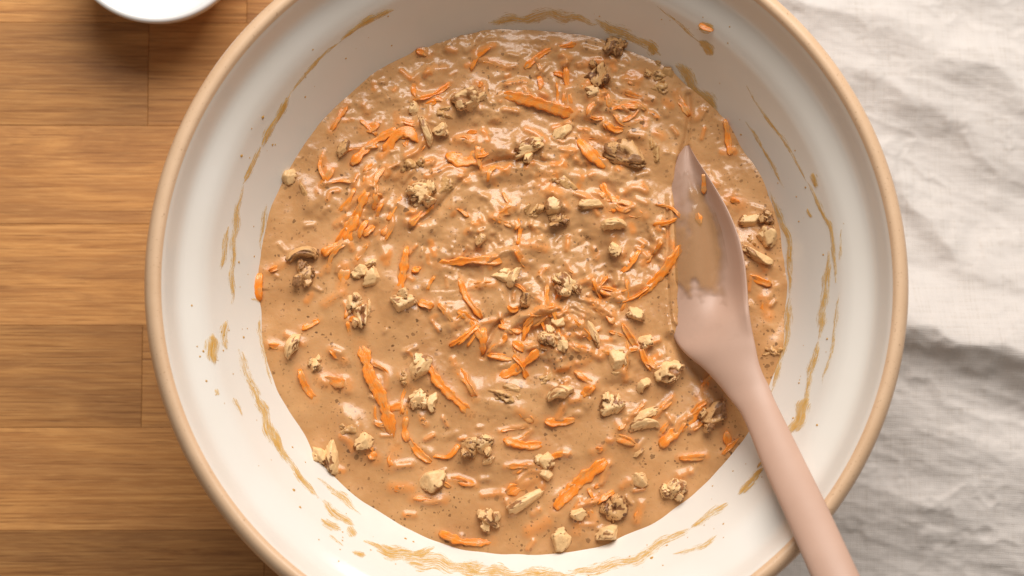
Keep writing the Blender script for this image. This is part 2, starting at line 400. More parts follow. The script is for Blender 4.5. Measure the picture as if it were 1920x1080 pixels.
def wall_hit(px, py):
    """where the line of sight meets the inside of the bowl, and the surface normal there"""
    lo, hi = .079, .1282
    f = lambda z: math.hypot(*at(px, py, z).xy) - wall_r(z)
    if f(hi) > 0: z = hi
    elif f(lo) < 0: z = lo
    else:
        for _ in range(30):
            m = (lo + hi) / 2
            if f(m) > 0: lo = m
            else: hi = m
        z = (lo + hi) / 2
    p = at(px, py, z); r = float(wall_r(z)); a = math.atan2(p.y, p.x)
    dr = float(wall_r(z + .001) - wall_r(z - .001)) / .002
    n = Vector((-math.cos(a), -math.sin(a), dr)).normalized()
    return Vector((r * math.cos(a), r * math.sin(a), z)), n

# ------------------------------------------------------------------ spatula geometry (needed by the batter)
# left edge px, right edge px, z left, z right, dish, half thickness, edge power
ST = [((1284, 274), (1292, 272), .0790, .0806, .0000, .0007, .7),
      ((1266, 300), (1306, 297), .0772, .0842, .0006, .0010, .55),
      ((1254, 340), (1331, 335), .0762, .0875, .0018, .0012, .45),
      ((1250, 395), (1362, 388), .0760, .0905, .0032, .0013, .40),
      ((1250, 450), (1384, 440), .0760, .0925, .0042, .0014, .38),
      ((1250, 500), (1396, 490), .0761, .0938, .0047, .0014, .38),
      ((1251, 548), (1401, 538), .0764, .0946, .0048, .0014, .38),
      ((1256, 594), (1404, 578), .0772, .0952, .0042, .0015, .40),
      ((1264, 634), (1409, 613), .0793, .0958, .0014, .0019, .45),
      ((1286, 664), (1416, 646), .0834, .0964, -.0012, .0028, .60),
      ((1320, 692), (1422, 676), .0872, .0966, -.0010, .0036, .75),
      ((1346, 720), (1430, 700), .0904, .0974, -.0008, .0042, .9),
      ((1366, 745), (1441, 722), .0938, .0986, -.0002, .0046, 1.0),
      ((1391, 779), (1453, 751), .0995, .1015, .0, .0049, 1.0),
      ((1431, 876), (1499, 844), .1150, .1150, .0, .0053, 1.0),
      ((1476, 977), (1548, 943), .1318, .1318, .0, .0056, 1.0),
      ((1528, 1098), (1604, 1062), .1500, .1500, .0, .0060, 1.0),
      ((1580, 1218), (1660, 1182), .1630, .1630, .0, .0062, 1.0),
      ((1639, 1354), (1721, 1316), .1750, .1750, .0, .0060, 1.0),
      ((1668, 1407), (1742, 1373), .1790, .1790, .0, .0052, 1.0),
      ((1690, 1430), (1740, 1404), .1808, .1808, .0, .0030, 1.0)]
ZLIFT = .0012
def _st():
    rows = []
    for L, R, zl, zr, dish, T, p in ST:
        l = at(*L, zl + ZLIFT); r = at(*R, zr + ZLIFT); rows.append([*l, *r, dish, T, p])
    A = np.array(rows); mid = (A[:, :3] + A[:, 3:6]) / 2
    s = np.concatenate([[0], np.cumsum(np.linalg.norm(np.diff(mid, axis=0), axis=1))])
    n = 170; q = np.linspace(0, s[-1], n); out = np.zeros((n, 9)); ext = np.vstack([2 * A[0] - A[1], A, 2 * A[-1] - A[-2]])
    for i, v in enumerate(q):
        k = min(np.searchsorted(s, v, side='right') - 1, len(s) - 2); t = (v - s[k]) / (s[k + 1] - s[k])
        p0, p1, p2, p3 = ext[k:k + 4]
        # non-uniform Catmull-Rom through finite-difference tangents
        h = s[k + 1] - s[k]
        m1 = (p2 - p0) / (s[k + 1] - s[max(k - 1, 0)] + (h if k == 0 else 0)) * h
        m2 = (p3 - p1) / (s[min(k + 2, len(s) - 1)] - s[k] + (h if k == len(s) - 2 else 0)) * h
        out[i] = (2 * t ** 3 - 3 * t * t + 1) * p1 + (t ** 3 - 2 * t * t + t) * m1 + (-2 * t ** 3 + 3 * t * t) * p2 + (t ** 3 - t * t) * m2
    return out, q
SP, SQ = _st()
def sp_top(i, t, side=1):
    """points across station i (may lie between two rows); t in -1..1"""
    k0 = min(int(i), len(SP) - 2); row = SP[k0] + (SP[k0 + 1] - SP[k0]) * (i - k0)
    l, r, T, p = row[:3], row[3:6], row[7], row[8]
    u = (t + 1) / 2; c = l[None] * (1 - u)[:, None] + r[None] * u[:, None]
    e = np.clip(1 - t * t, 0, 1)
    dish = np.interp(i + 7.0 * u * np.exp(-((row[2] - .08) / .012) ** 2), np.arange(len(SP)), SP[:, 6])
    c[:, 2] += -dish * e + side * T * e ** (.5 * p)
    g = np.exp(-((t - .38) / .46) ** 2) * smoothstep(1.0, .86, t); w_ = smoothstep(.105, .088, row[2]); extra = (g - e) * np.maximum(dish, 0) * w_; c[:, 2] -= extra + np.maximum(dish, 0) * .45 * g * w_
    lip = np.exp(-((t - .88) / .10) ** 2) * min(max(row[6], 0), .0036) * .55    # raised lip along the right edge
    if side > 0: c[:, 2] += lip
    return c

# ------------------------------------------------------------------ batter field
BZ = .0800; STEP = .00042; RB = .1095
gx = np.arange(-RB, RB + STEP, STEP); X, Y = np.meshgrid(gx, gx, indexing='ij'); N = len(gx)
Rr = np.hypot(X, Y); TH = np.arctan2(Y, X)
def w2(px, py, z=BZ): p = at(px, py, z); return np.array([p.x, p.y])
# rough where it was stirred last (top and centre), smooth at lower left
cx, cy = w2(985, 545)
def blob_mask(px, py, rad): c = w2(px, py); return np.exp(-(np.hypot(X - c[0], Y - c[1]) / (rad / ppm(BZ))) ** 2)
rough = np.clip(.13 + .75 * blob_mask(900, 130, 230) + .75 * blob_mask(1150, 260, 240) + .85 * blob_mask(1080, 520, 190) + .45 * blob_mask(700, 330, 200) + .4 * blob_mask(980, 640, 150)
                + .55 * blob_mask(1440, 560, 130) - .15 * blob_mask(650, 800, 200), 0, 1.2)
rough = rough * (.35 + .9 * smoothstep(-.25, .45, fbm(X * 42, Y * 42, 99, 2)))
wx = .004 * perlin(X * 60, Y * 60, 71); wy = .004 * perlin(X * 60, Y * 60, 72)
RS = np.hypot(X - cx + wx, Y - cy + wy); TS = np.arctan2(Y - cy, X - cx)
H = np.full_like(X, BZ)
H += .0010 * np.sin(RS * 300 + TS * 1.0 + 1.2) * smoothstep(.105, .07, Rr) * (.35 + .65 * rough)
H += .0010 * fbm(X * 45, Y * 45, 73, 2)
# lumps follow the stirring direction
A1 = RS * 1.0; A2 = TS * .055
l1 = fbm(RS * 150, TS * 7.5, 74, 2)
l2 = .75 * fbm(X * 95, Y * 95, 78, 1) + .6 * fbm(X * 210, Y * 210, 76, 2, .4); l3 = fbm(X * 520, Y * 520, 80, 2)
near = smoothstep(.008, .03, RS)
H += rough * (.0008 * l1 * near + .0012 * np.clip(l2, -.2, 1) * (1 - .3 * near) + .00016 * l3)
H += smoothstep(.101, .1075, Rr) * (.0003 + .0008 * perlin(TH * 6, Rr * 0 + .5, 90))
ORANGE = np.zeros_like(X)
def window(P, pad):
    a = np.searchsorted(gx, P[:, 0].min() - pad); b = np.searchsorted(gx, P[:, 0].max() + pad)
    c = np.searchsorted(gx, P[:, 1].min() - pad); d = np.searchsorted(gx, P[:, 1].max() + pad)
    return slice(max(a, 0), max(min(b, N), a + 1)), slice(max(c, 0), max(min(d, N), c + 1))
def bump_line(P, half, h, orange=0.0, sharp=2.0):
    s = window(P, half * 3); 
    if H[s].size == 0: return
    d, _ = seg_dist(X[s], Y[s], P)
    H[s] += h * np.exp(-(d / half) ** sharp)
    if orange: ORANGE[s] = np.maximum(ORANGE[s], orange * smoothstep(half * 1.35, half * .35, d))
def hz(x, y):
    i = int(np.clip(round((x + RB) / STEP), 0, N - 1)); j = int(np.clip(round((y + RB) / STEP), 0, N - 1)); return float(H[i, j])
# folds and grooves left by the spatula
for pts, half, h in (([(770, 430), (815, 395), (860, 345), (905, 312), (960, 298), (1040, 305)], 5, -.0013),
                     ([(790, 440), (835, 402), (880, 360), (925, 332), (990, 322)], 14, .0013),
                     ([(985, 575), (955, 592), (930, 612), (914, 640), (905, 668)], 5, -.0022),
                     ([(1000, 585), (968, 604), (945, 625), (930, 655)], 8, .0012),
                     ([(1290, 180), (1292, 220), (1287, 262), (1276, 300), (1272, 380)], 6, -.0016),
                     ([(1262, 400), (1264, 480), (1262, 560), (1256, 620)], 9, .0010),
                     ([(1255, 640), (1290, 680), (1320, 715), (1345, 755)], 12, -.0016),
                     ([(1000, 300), (1080, 330), (1170, 330)], 10, .0008),
                     ([(880, 730), (940, 720), (1010, 735)], 14, .0010),
                     ([(720, 860), (800, 880), (900, 940)], 20, .0005)):
    bump_line(catmull([w2(*p) for p in pts], 24), half / ppm(BZ), h)
# hidden lumps: batter over carrot and nut
rl = np.random.RandomState(5)
for q in range(900):
    a = rl.rand() * 2 * np.pi; r = .104 * math.sqrt(rl.rand()); p = np.array([r * math.cos(a), r * math.sin(a)])
    i, j = int((p[0] + RB) / STEP), int((p[1] + RB) / STEP)
    if rl.rand() > .16 + .75 * rough[i, j]: continue
    tng = math.atan2(p[1] - cy, p[0] - cx) + np.pi / 2 + rl.normal() * .7; L = rl.uniform(.0008, .0055)
    d = np.array([math.cos(tng), math.sin(tng)]) * L / 2
    bump_line(np.array([p - d, p + d]), rl.uniform(.0007, .0019), rl.uniform(.0003, .0013), rl.uniform(.3, .9) if rl.rand() < .55 else 0)

# ------------------------------------------------------------------ where things lie, in words
HOURS = ['twelve', 'one', 'two', 'three', 'four', 'five', 'six', 'seven', 'eight', 'nine', 'ten', 'eleven']
def where(px, py):
    dx, dy = px - 982, 543 - py; r = math.hypot(dx, dy) / 495
    h = (math.degrees(math.atan2(dx, dy)) % 360) / 30; k = int(round(h * 2)) % 24
    clock = f"{HOURS[k // 2]} o'clock" if k % 2 == 0 else f"half past {HOURS[k // 2]}"
    ring = 'in the middle' if r < .16 else 'near the middle' if r < .36 else 'halfway out' if r < .6 else 'well out' if r < .82 else 'by the bowl wall'
    return f"{ring}, towards {clock}" if r < .16 else f"{ring} at {clock}"
USED = {}
def label_unique(o, label, px, py):
    """two things with the same words are told apart by which lies lower, or further right"""
    if label not in USED: USED[label] = (o, px, py); o['label'] = label; return
    o1, x1, y1 = USED[label]
    if abs(py - y1) >= abs(px - x1): a, b = ('lower', 'upper') if py > y1 else ('upper', 'lower')
    else: a, b = ('right', 'left') if px > x1 else ('left', 'right')
    if o1['label'] != label: print('LABEL CLASH', label)
    o['label'] = f"{label}, {a} one"; o1['label'] = f"{label}, {b} one"

# ------------------------------------------------------------------ carrot shreds
# (photograph points, width, coated 0..2)
CARROTS = [
 ([(780,95),(806,101)],13,1), ([(779,150),(783,186)],17,1), ([(940,180),(985,187),(1035,200),(1078,219)],19,0),
 ([(658,308),(700,266),(752,240)],15,0), ([(719,290),(738,258),(762,248),(785,268)],20,0), ([(684,243),(712,235)],20,1),
 ([(650,196),(620,246)],12,1), ([(836,290),(874,303),(918,283)],26,0), ([(855,262),(896,263)],16,2), ([(892,108),(950,126)],13,2),
 ([(894,154),(904,163)],13,1), ([(983,128),(1025,96),(1080,82)],12,0), ([(1060,126),(1064,160),(1071,198)],16,0), ([(1040,40),(1049,52)],14,0),
 ([(1085,122),(1118,115),(1152,112)],12,2), ([(1172,173),(1222,190)],13,1), ([(1176,146),(1192,156)],16,2), ([(1267,176),(1293,216)],14,1),
 ([(1360,224),(1366,255),(1370,290)],13,0), ([(1083,262),(1110,290),(1138,310)],20,0), ([(1098,255),(1152,263)],14,2), ([(1230,248),(1242,256)],13,2),
 ([(626,315),(597,357)],13,1), ([(693,354),(674,394),(648,458)],18,0), ([(672,402),(634,458)],20,0), ([(700,368),(714,380)],20,1),
 ([(702,420),(680,442)],18,1), ([(732,418),(716,442)],14,1), ([(606,478),(637,455)],16,0), ([(768,422),(790,400),(813,380)],13,0),
 ([(764,462),(757,505),(748,546)],15,0), ([(772,508),(789,500)],15,0), ([(819,496),(883,487),(946,491)],16,0), ([(860,522),(876,560),(902,597)],14,0),
 ([(785,566),(813,573)],14,0), ([(645,500),(641,546)],18,2), ([(486,510),(484,564)],17,0), ([(505,508),(533,494)],14,1),
 ([(608,570),(634,553)],14,1), ([(966,468),(987,502)],12,1), ([(885,535),(926,533)],13,2), ([(1128,340),(1146,382)],14,0),
 ([(1110,364),(1152,374),(1190,386)],13,0), ([(1172,397),(1207,403)],17,1), ([(1160,364),(1150,398)],10,0), ([(1010,331),(1046,324)],14,1),
 ([(1022,350),(1040,364)],24,2), ([(1279,458),(1240,514),(1186,567)],17,0), ([(1122,539),(1162,556)],14,1), ([(1279,525),(1303,517)],20,0),
 ([(1236,458),(1208,493)],14,2), ([(1371,372),(1389,382)],22,1), ([(1406,516),(1447,534)],15,0), ([(1432,560),(1442,592)],18,2),
 ([(980,455),(1022,466)],14,2), ([(565,617),(598,600)],12,0), ([(504,647),(534,652)],13,1), ([(619,657),(646,677)],13,1),
 ([(562,693),(573,728),(589,748)],17,0), ([(604,711),(648,721)],26,1), ([(676,646),(691,697),(716,748),(738,821)],23,0), ([(724,767),(757,758)],13,0),
 ([(757,762),(752,792)],16,1), ([(762,816),(786,850),(811,866)],14,0), ([(798,676),(828,724),(882,776)],16,0), ([(857,690),(891,746)],15,1),
 ([(858,583),(900,611)],14,0), ([(858,646),(898,608)],12,0), ([(907,614),(904,664)],15,0), ([(935,612),(982,620)],16,0),
 ([(914,666),(964,673)],14,0), ([(934,709),(975,686),(1012,658)],16,0), ([(980,642),(990,608),(1022,578)],13,0), ([(996,611),(1032,587)],13,1),
 ([(1071,600),(1084,627)],13,1), ([(1168,605),(1195,657)],14,1), ([(1196,659),(1232,692)],15,1), ([(1096,678),(1135,651)],15,1),
 ([(1076,697),(1114,722)],16,1), ([(1114,724),(1090,742)],18,0), ([(1134,582),(1152,607)],14,1), ([(972,771),(1001,790)],15,1),
 ([(1022,789),(1050,791),(1079,787)],16,0), ([(944,824),(985,836),(1022,832)],18,0), ([(1237,836),(1280,800),(1325,762)],20,0), ([(1237,770),(1260,751)],12,1),
 ([(1310,745),(1334,700)],15,1), ([(1362,808),(1368,849)],15,0), ([(1354,852),(1385,823)],11,0), ([(1153,821),(1190,834)],18,1),
 ([(1112,847),(1130,840)],13,1), ([(1274,859),(1323,855)],13,1), ([(1158,795),(1168,806)],12,1), ([(694,850),(706,861)],19,1),
 ([(742,842),(733,875)],19,1), ([(736,914),(768,917)],18,2), ([(773,935),(833,937)],16,1), ([(857,903),(893,910)],12,1),
 ([(823,1000),(870,1017),(924,1015)],15,0), ([(905,928),(940,925)],10,2), ([(947,926),(1009,896)],22,1), ([(1136,863),(1084,909),(1040,953)],24,0),
 ([(1105,956),(1114,975)],15,1), ([(1086,972),(1081,998)],13,1), ([(992,997),(1024,979)],20,2), ([(1167,912),(1178,904)],13,2),
 ([(1202,946),(1194,976)],13,2), ([(1275,892),(1292,886)],13,2), ([(924,410),(962,387)],16,2), ([(905,317),(950,321)],14,2),
 ([(1060,640),(1090,660)],13,1), ([(880,600),(905,640)],11,0), ([(960,640),(985,655)],13,0), ([(1010,560),(1040,575)],13,2), ([(1105,560),(1135,590)],13,2),
]
def extra_shreds():
    # thinner slivers around the places where the carrot lies thickest
    r = np.random.RandomState(41); out = []
    for x, y, sx, sy, n, a0, sp in ((960,630,75,60,22,30,60), (1090,580,60,60,16,50,40), (680,400,40,50,13,62,25), (735,262,50,28,10,30,35), (1210,500,60,55,13,48,25), (1045,160,70,50,12,-10,60), (1150,375,45,25,8,-20,50),
                              (1265,800,60,40,9,42,20), (1085,920,60,45,9,40,30), (730,780,50,60,9,-60,25), (620,640,60,60,7,40,60), (800,930,60,35,6,0,30), (1420,580,20,60,6,-60,40), (890,290,60,35,8,10,40),
                              (1200,200,55,40,6,-20,50), (600,330,35,60,6,60,30), (960,410,60,40,7,20,60), (1180,650,50,40,8,-50,40), (900,840,80,40,6,0,40), (840,140,90,45,7,20,50), (1340,830,30,25,4,60,40)):
        for q in range(n):
            cx_, cy_ = x + r.normal() * sx * .8, y + r.normal() * sy * .8; L = r.uniform(16, 58) * (1 if r.rand() < .75 else 1.4); a = math.radians(a0 + r.normal() * sp); b = r.normal() * .25
            if math.hypot(cx_ - 982, cy_ - 543) > 440 or (1255 < cx_ < 1430 and cy_ > 270 and cy_ < 760): continue
            d = (math.cos(a) * L / 2, -math.sin(a) * L / 2)
            out.append(([(round(cx_ - d[0], 1), round(cy_ - d[1], 1)), (round(cx_ + b * d[1], 1), round(cy_ - b * d[0], 1)), (round(cx_ + d[0], 1), round(cy_ + d[1], 1))], round(r.uniform(7.5, 13.0), 1), int(r.choice([0, 0, 1, 1, 2]))))
    return out
NMAIN = len(CARROTS)
CARROTS += extra_shreds()
def carrot_mesh(P3, half, thick, seed, name, mat):
    ln = np.linalg.norm(np.diff(P3, axis=0), axis=1).sum(); n = max(9, int(ln / .0008)); C = catmull(P3, n); r = np.random.RandomState(seed)
    m = 16; a = np.linspace(0, 2 * np.pi, m, endpoint=False); V, SU, SV = [], [], []
    tw = r.uniform(-.8, .8); t0 = r.uniform(-.35, .35); p0, p1 = r.uniform(.2, .75), r.uniform(.2, .75); flat = r.uniform(.65, 1.0); gro = r.uniform(-.35, .35)
    for i in range(n):
        s = i / (n - 1); T = C[min(i + 1, n - 1)] - C[max(i - 1, 0)]; T /= np.linalg.norm(T) + 1e-12
        S = np.cross(T, [0, 0, 1]); S /= np.linalg.norm(S) + 1e-12; U = np.cross(S, T)
        ph = t0 + tw * (s - .5); S2 = S * math.cos(ph) + U * math.sin(ph); U2 = -S * math.sin(ph) + U * math.cos(ph)
        taper = min(1, (s * ln + .0003) / (half * 1.5)) ** p0 * min(1, ((1 - s) * ln + .0003) / (half * 1.5)) ** p1
        j = [perlin(np.array([s * ln * f]), np.array([seed * 1.7 + f]), 1)[0] for f in (170, 420, 90)]
        e = taper * (.88 + .36 * j[0] + .36 * j[1]); ca, sa = np.cos(a), np.sin(a)
        w = half * e * np.sign(ca) * np.abs(ca) ** .7; h = thick * flat * (.35 + .65 * taper) * np.sign(sa) * np.abs(sa) ** .7
        up = sa > 0
        h = np.where(up, h - thick * .6 * taper * np.exp(-((ca - gro) / .28) ** 2) + thick * .18 * np.cos(ca * 9 + seed) * taper, h)
        h = h * (1 + .10 * r.normal(size=m)); off = S * half * .30 * j[2]
        V.append(C[i] + off + S2 * w[:, None] + U2 * h[:, None]); SU += [s * ln] * m; SV += list(half * ca)
    V = np.array(V); nv = n * m
    F = [tuple(f) for f in grid_faces(n, m, False, True).tolist()]
    V = np.vstack([V.reshape(-1, 3), V[0].mean(0), V[-1].mean(0)]); SU += [0, ln]; SV += [0, 0]
    for q in range(m): F.append((nv, q, (q + 1) % m)); F.append((nv + 1, (n - 1) * m + (q + 1) % m, (n - 1) * m + q))
    return mesh_obj(name, V, F, mat, origin=C[n // 2], attrs={'along': SU, 'across': SV})
def slant(p, q):
    a = math.degrees(math.atan2(-(q[1] - p[1]), q[0] - p[0])) % 180
    return 'level' if a < 18 or a > 162 else 'upright' if 72 < a < 108 else 'rising right' if a < 90 else 'falling right'
carrot_jobs = []
for ci, (pts, wpx, coat) in enumerate(CARROTS):
    w = wpx / ppm(BZ); P2 = catmull([w2(*p, BZ + .001) for p in pts], 9)
    half = w * (.54 if ci < NMAIN else .46); thick = min(half * .62, .0011)
    z0 = np.array([hz(*p) for p in P2]); z0 = np.convolve(np.pad(z0, 2, mode='edge'), np.ones(5) / 5, 'valid')
    rc = np.random.RandomState(ci + 300)
    lift = {0: .38, 1: .20, 2: -.25}[coat] * thick + .0003
    zz = z0 + lift + thick * .75 * np.sin(np.linspace(0, rc.uniform(2, 6), 9) + rc.rand() * 6) * (.9 if coat < 2 else .5)
    zz[0] -= thick * rc.uniform(.3, 1.3); zz[-1] -= thick * rc.uniform(.3, 1.3)
    carrot_jobs.append((ci, np.column_stack([P2, zz]), half, thick, coat))
    bump_line(P2, half * 1.35, {0: .0003, 1: .0007, 2: .0010}[coat], {0: .25, 1: .45, 2: .6}[coat])
# ------------------------------------------------------------------ walnut list
# x, y, length, width, angle (ccw in the picture), type, coat (0 clean 1 coated 2 dark), look
WALNUTS = [
 (880,187,54,40,-10,'hollow',0,'pale arched walnut piece with a dark hollow'), (777,203,30,22,80,'block',0,'stubby pale walnut piece at the end of a shred'),
 (799,247,56,26,-65,'rod',0,'pale bone shaped walnut rod'), (828,241,32,26,10,'block',0,'small cream walnut cube'), (827,211,44,30,0,'lobed',1,'ribbed batter coated walnut lump'),
 (644,278,36,20,75,'block',2,'small dark brown walnut chip'), (771,308,42,34,40,'lobed',1,'yellowish batter coated walnut chunk'),
 (1154,80,44,42,60,'lobed',2,'shaded brown walnut piece under the far wall'), (1121,138,50,38,70,'hollow',2,'dark hollow walnut piece'), (1113,172,32,22,0,'block',0,'pale oval walnut bit'),
 (1094,159,20,18,0,'block',1,'tiny coated walnut bit'), (1236,131,50,36,0,'lobed',1,'smooth batter coated walnut lump'), (1241,166,38,30,20,'lobed',1,'knobbly coated walnut piece'),
 (1056,246,44,30,60,'block',0,'pale walnut wedge'), (990,279,58,36,30,'lobed',0,'wide pale walnut cluster'), (1175,291,66,48,-15,'hollow',2,'dark walnut shell half with pale rim'),
 (1231,285,44,40,80,'lobed',1,'rounded yellow coated walnut'), (540,329,36,28,80,'block',0,'blocky walnut piece touching the left wall'), (574,367,50,20,-75,'rod',1,'thin upright walnut sliver'),
 (791,364,52,46,30,'lobed',0,'chunky pale walnut with a pit'), (833,350,42,36,60,'lobed',1,'coated walnut beside a pale chunk'), (569,485,66,38,10,'curl',2,'ridged brown walnut top'),
 (571,514,46,34,70,'lobed',2,'dark furrowed walnut base'), (676,507,32,30,20,'block',0,'square pale walnut piece'), (699,521,40,28,70,'block',0,'upright pale walnut block'),
 (699,491,26,15,25,'block',0,'thin walnut wedge'), (660,570,40,34,60,'lobed',0,'pale lobed walnut piece'), (677,590,46,30,80,'hollow',0,'walnut piece with a brown cavity'),
 (690,577,34,14,75,'rod',0,'narrow walnut splinter'), (755,568,54,40,25,'lobed',0,'pale crinkled walnut'), (716,464,32,13,-65,'rod',1,'short slim coated walnut sliver'),
 (901,450,26,18,80,'block',2,'tiny dark walnut chip'), (946,516,40,24,10,'block',0,'flat pale walnut flake'), (968,524,46,26,60,'curl',0,'angular walnut piece with a notch'),
 (1066,344,62,50,-10,'lobed',1,'large rounded yellow walnut'), (1110,383,44,25,-5,'rod',0,'smooth oval cream walnut piece'), (1003,387,44,32,60,'lobed',1,'brownish coated walnut chunk'),
 (1040,386,42,28,75,'block',0,'pale split walnut wedge'), (1046,411,38,26,0,'lobed',2,'brown walnut half hidden in batter'), (1147,431,62,34,5,'curl',0,'pale arched walnut piece'),
 (1155,467,26,24,0,'block',0,'small cream walnut nub'), (1063,534,56,34,-50,'lobed',0,'slanted crinkled walnut piece'), (989,560,32,22,60,'block',2,'small dark walnut chip'),
 (1409,412,36,28,0,'block',0,'pale walnut block right of the spatula'), (1437,410,26,28,0,'lobed',2,'dark walnut bit right of the spatula'), (1440,443,42,34,30,'block',0,'angular walnut block right of the spatula'),
 (1405,453,27,25,0,'lobed',1,'round coated walnut right of the spatula'), (1422,479,52,30,-40,'rod',0,'slanted walnut piece right of the spatula'), (1191,590,32,24,-40,'block',0,'oval pale walnut bit'),
 (1110,616,62,19,-65,'rod',0,'long slim cream walnut sliver'), (560,652,58,40,70,'curl',0,'pale curled walnut hook'), (590,683,34,24,70,'lobed',0,'small pale walnut knob'),
 (785,688,46,38,70,'block',0,'half sunk pale walnut block'), (760,708,34,24,0,'lobed',1,'coated walnut lump'), (787,747,38,34,80,'lobed',0,'rounded tan walnut lobe'),
 (819,756,40,30,70,'curl',0,'pale heart shaped walnut piece'), (653,780,34,22,-30,'block',1,'coated walnut bit above a broken cluster'), (657,811,42,32,0,'hollow',1,'broken tan walnut cluster'),
 (683,827,34,28,30,'block',0,'pale walnut corner'), (597,852,34,26,-70,'block',0,'oval pale walnut by the lower left wall'), (622,855,58,34,-75,'rod',0,'bone shaped walnut by the lower left wall'),
 (884,838,42,44,60,'lobed',2,'brown wrinkled walnut lobe'), (905,834,44,34,-10,'lobed',0,'tan walnut lobe'), (916,863,22,19,20,'block',0,'tiny pale walnut crumb'),
 (1046,606,25,23,0,'block',0,'small cream walnut ball'), (1032,634,48,34,-40,'lobed',0,'pale lumpy walnut'), (1056,646,30,24,-60,'block',0,'tan walnut knob'),
 (1047,680,38,18,-35,'rod',1,'coated walnut rod'), (1213,638,34,29,60,'block',0,'pale triangular walnut piece'), (1158,676,38,32,80,'block',0,'cream walnut block'),
 (1158,702,30,22,0,'block',1,'small walnut foot'), (1252,694,46,38,20,'hollow',0,'walnut piece with a round hollow'), (1213,727,42,30,45,'curl',0,'pale hooked walnut piece'),
 (1147,760,46,38,70,'lobed',0,'rounded walnut piece with a pit'), (1055,748,56,40,10,'curl',0,'mushroom shaped pale walnut'), (1213,803,66,34,10,'curl',0,'large scalloped cream walnut half'),
 (1209,776,44,22,15,'block',0,'flat pale walnut piece above a scalloped half'), (1336,782,54,36,50,'hollow',2,'dark wrinkled walnut'), (1452,655,32,28,30,'lobed',1,'wet coated walnut beyond the handle'),
 (1025,708,50,28,20,'lobed',1,'large batter coated walnut lump'), (950,742,66,36,-10,'lobed',1,'broad coated walnut mound'), (1199,850,24,12,30,'block',2,'tiny grey brown walnut chip'),
 (809,899,50,36,30,'block',0,'bright cream walnut piece'), (917,972,44,36,-50,'lobed',0,'crumbly pale walnut'), (987,940,62,30,25,'rod',0,'wide flat walnut wedge'),
 (1021,864,34,32,80,'block',0,'square cream walnut block'), (1025,889,30,24,60,'block',0,'small pale walnut below a cream block'), (1201,902,32,27,-20,'block',0,'small cream walnut nub'),
 (1266,917,46,40,50,'lobed',0,'knobbly cream walnut by the lower right wall'), (1152,955,48,38,60,'hollow',2,'brown and white walnut fragment'), (1142,997,48,34,15,'block',0,'pale walnut wedge by the lower wall'),
 (1052,1014,48,34,50,'block',0,'angular pale walnut by the bottom wall'), (1084,963,28,22,25,'block',0,'small tan walnut bit'),
]
nut_jobs = []
for wi, (px, py, L, W, ang, ty, coat, look) in enumerate(WALNUTS):
    s = ppm(BZ + .003); p = w2(px, py, BZ + .0025); L_, W_ = L / s * 1.30, W / s * 1.34
    hgt = min(W_ * .48, .0053)
    z = hz(*p)
    if coat == 1: zc = z - hgt * .25 + .0006
    else: zc = z + hgt * .30
    nut_jobs.append((wi, p, zc, L_, W_, hgt, ang, ty, coat))
    a = math.radians(ang); d = np.array([math.cos(a), math.sin(a)]) * max(L_ - W_, 0) * .5
    bump_line(np.array([p - d, p + d]), W_ * (.62 if coat != 1 else .58), {0: .0004, 1: .0016, 2: .0004}[coat])

# spatula presses the batter down
for i in np.arange(0, len(SP) - 1, .16):
    if SP[int(i), 2] > .096: break
    t = np.linspace(-1, .99, 260); c = sp_top(i, t, 1)
    lim = c[:, 2] - .0030 + .0055 * smoothstep(-.45, -.92, t)
    ii = np.clip(((c[:, 0] + RB) / STEP).astype(int), 1, N - 2); jj = np.clip(((c[:, 1] + RB) / STEP).astype(int), 1, N - 2)
    for di in (-1, 0, 1):
        for dj in (-1, 0, 1): np.minimum.at(H, (ii + di, jj + dj), lim)

mask = Rr < RB - STEP
idx = -np.ones((N, N), dtype=np.int64)
fm = mask[:-1, :-1] & mask[1:, :-1] & mask[1:, 1:] & mask[:-1, 1:]
I, J = np.nonzero(fm)
need = np.zeros((N, N), bool)
for a, b in ((0, 0), (1, 0), (1, 1), (0, 1)): need[I + a, J + b] = True
idx[need] = np.arange(need.sum())
BF = np.stack([idx[I, J], idx[I + 1, J], idx[I + 1, J + 1], idx[I, J + 1]], -1)
batter = mesh_obj('cake_batter', np.stack([X[need], Y[need], H[need]], -1), BF, M['batter'], attrs={'orange': ORANGE[need]})
tag(batter, 'thick glossy brown carrot cake batter filling the mixing bowl', 'batter')

for ci, P3, half, thick, coat in carrot_jobs:
    o = carrot_mesh(P3, half, thick, ci, 'carrot_shred', M['carrot'] if coat == 0 else M['carrot_c'])
    pts, wpx, _ = CARROTS[ci]; ln = sum(math.dist(a, b) for a, b in zip(pts, pts[1:])); mx, my = (pts[0][0] + pts[-1][0]) / 2, (pts[0][1] + pts[-1][1]) / 2
    size = 'long' if ln > 85 else 'short' if ln > 32 else 'tiny'
    if wpx >= 20: size += ' broad'
    if ci >= NMAIN: size += ' fine' if wpx < 9.4 else ' narrow' if wpx < 11.2 else ' slim'
    lab = f"{size} {['bright', 'sunken', 'coated'][coat]} carrot shred {slant(pts[0], pts[-1])}, {where(mx, my)}"
    label_unique(o, lab, mx, my); tag(o, None, 'carrot shred', 'grated carrot shreds in the batter')

